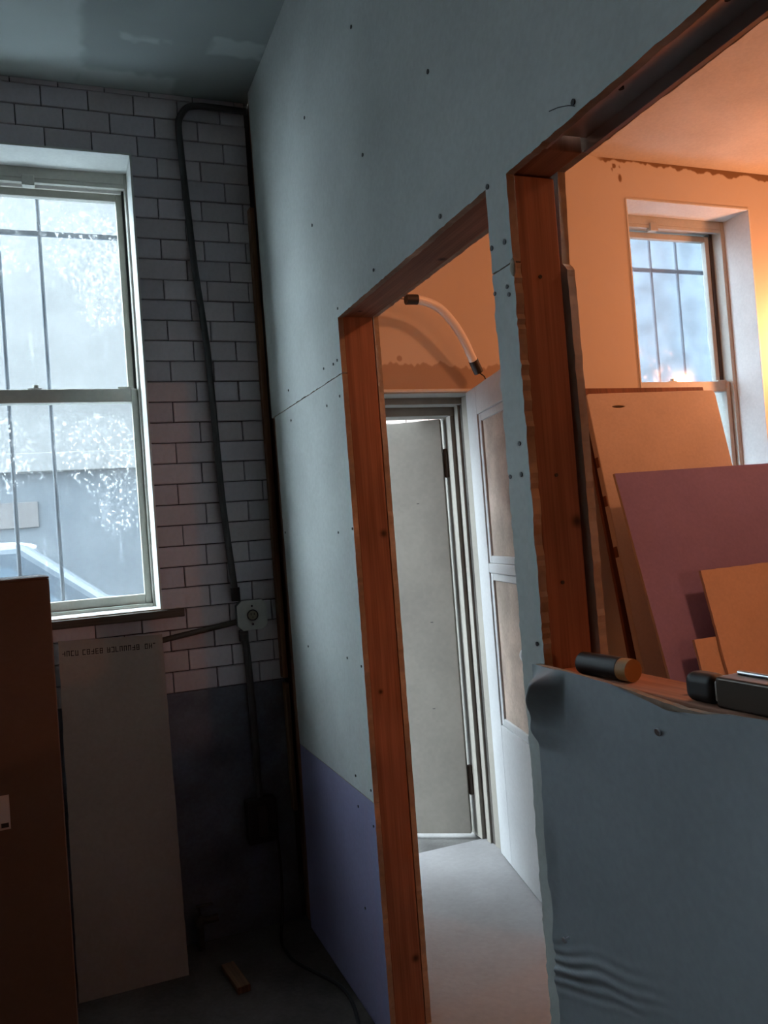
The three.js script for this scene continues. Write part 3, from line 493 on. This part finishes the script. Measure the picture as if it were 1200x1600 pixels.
// ================================================================ OUTSIDE
{
  const g = thing('street', 'slushy asphalt street outside', 'street'); g.userData = { kind: 'structure' };
  part('asphalt', box(-14, 18, -0.45, -0.25, -14, -0.33, 0), M.asphalt, g);
  const sw = thing('snowy_pavement', 'snow-covered pavement right outside the wall', 'pavement'); sw.userData.kind = 'stuff'; 
  const pg = new THREE.PlaneGeometry(20, 1.9, 120, 24); pg.rotateX(-Math.PI / 2); const p = pg.attributes.position; for (let i = 0; i < p.count; i++) p.setY(i, (fbm(p.getX(i) / 20 + 0.5, p.getZ(i) / 4 + 0.5, 40, 12, 3, 111) - 0.5) * 0.12); pg.computeVertexNormals(); pg.translate(1.5, -0.1, -1.3); part('snow', metres(pg), M.snow, sw);
}
{ // pale block over the street
  const b = thing('building', 'pale rendered building across the street', 'building', [-2, -0.3, -11]), m = mat({ color: lin(0.082, 0.083, 0.083), map: speck, roughness: 0.9 }), dk = mat({ color: lin(0.034, 0.042, 0.05), roughness: 0.8 });
  part('facade', box(-7, 6.5, 0, 8.2, -1, 0, 0), m, b);
  part('shopfront_band', box(-7, 6.5, 0, 3.05, 0, 0.05, 0), dk, b); part('cornice', box(-7, 6.5, 3.05, 3.35, 0, 0.25, 0.02), m, b);
  part('shop_sign', box(-0.6, 0.9, 2.2, 2.6, 0.05, 0.1, 0.01), mat({ color: lin(0.045, 0.042, 0.042), roughness: 0.8 }), b);
  for (let k = 0; k < 4; k++) part('snow_drift', box(-7 + 3.4 * k, -7 + 3.4 * k + 3.3, 0, 0.35, 0.05, 0.8, 0.15), M.snow, b);
}
{ // parked car under snow, seen through the wet lower sash
  const t = thing('parked_car', 'parked car with snow on its bonnet outside the misted window', 'car', [-1.95, -0.25, -4.75]), paint = mat({ color: lin(0.03, 0.042, 0.055), roughness: 0.4 }); t.scale.setScalar(1.14);
  const body = new THREE.Shape(path2([[-2.1, 0.35], [-2.1, 0.75], [-1.95, 0.95], [-1.2, 1.02], [-0.55, 1.5], [0.75, 1.52], [1.35, 1.05], [2.15, 0.92], [2.25, 0.7], [2.25, 0.35]]));
  const g = new THREE.ExtrudeGeometry(body, { depth: 1.6, bevelEnabled: true, bevelSize: 0.06, bevelThickness: 0.06, bevelSegments: 3 }); g.translate(0, 0, -0.8); part('body', g, paint, t);
  const gl = new THREE.Shape(path2([[-1.0, 1.05], [-0.5, 1.42], [0.7, 1.43], [1.15, 1.06]])); const gg = new THREE.ExtrudeGeometry(gl, { depth: 1.74, bevelEnabled: false }); gg.translate(0, 0, -0.87); part('side_glass', gg, mat({ color: lin(0.05, 0.07, 0.09), roughness: 0.15 }), t);
  for (const x of [-1.35, 1.4]) for (const z of [-0.8, 0.8]) part('wheel', cyl(0.33, 0.2, 'z', 24).translate(x, 0.33, z), M.black, t);
  const clump = (n, x0, x1, y, z0, z1, r, sd) => merge(...Array.from({ length: n }, (_, i) => { const g = new THREE.SphereGeometry(r * (0.6 + 0.8 * hash2(i, 1, sd)), 14, 10); g.scale(1.5, 0.28, 1.2); g.translate(x0 + (x1 - x0) * hash2(i, 2, sd), y, z0 + (z1 - z0) * hash2(i, 3, sd)); return g; }));
  part('roof_snow', clump(9, -0.35, 0.6, 1.57, -0.7, 0.7, 0.16, 31), M.snow, t); part('bonnet_snow', clump(9, 1.45, 2.0, 1.02, -0.65, 0.7, 0.13, 32), M.snow, t); part('boot_snow', clump(7, -1.85, -1.35, 1.04, -0.65, 0.7, 0.13, 33), M.snow, t);
}
{ // brick house close by, seen through the gap at the street door
  const b = thing('building', 'pinkish brick house close by, seen past the outer street door', 'building', [0.85, -0.3, -3.3]), m = mat({ color: lin(0.40, 0.30, 0.27), map: speck, roughness: 0.9 }), mo = mat({ color: lin(0.10, 0.118, 0.14), map: grimy, roughness: 1 });
  part('wall', box(0, 8.5, 0, 12, -0.4, -0.01, 0), mo, b);
  const bg = box(-0.1, 0.1, -0.032, 0.032, -0.012, 0.004, 0.003); let n = 0;
  for (let r = 0; r < 34; r++) for (let c = 0; c < 7; c++) { const o = part('brick', bg, m, b); o.position.set(0.72 + c * 0.21 + (r % 2 ? 0.105 : 0), 0.34 + r * 0.075, 0); n++; }
}
renderer.render(scene, camera);
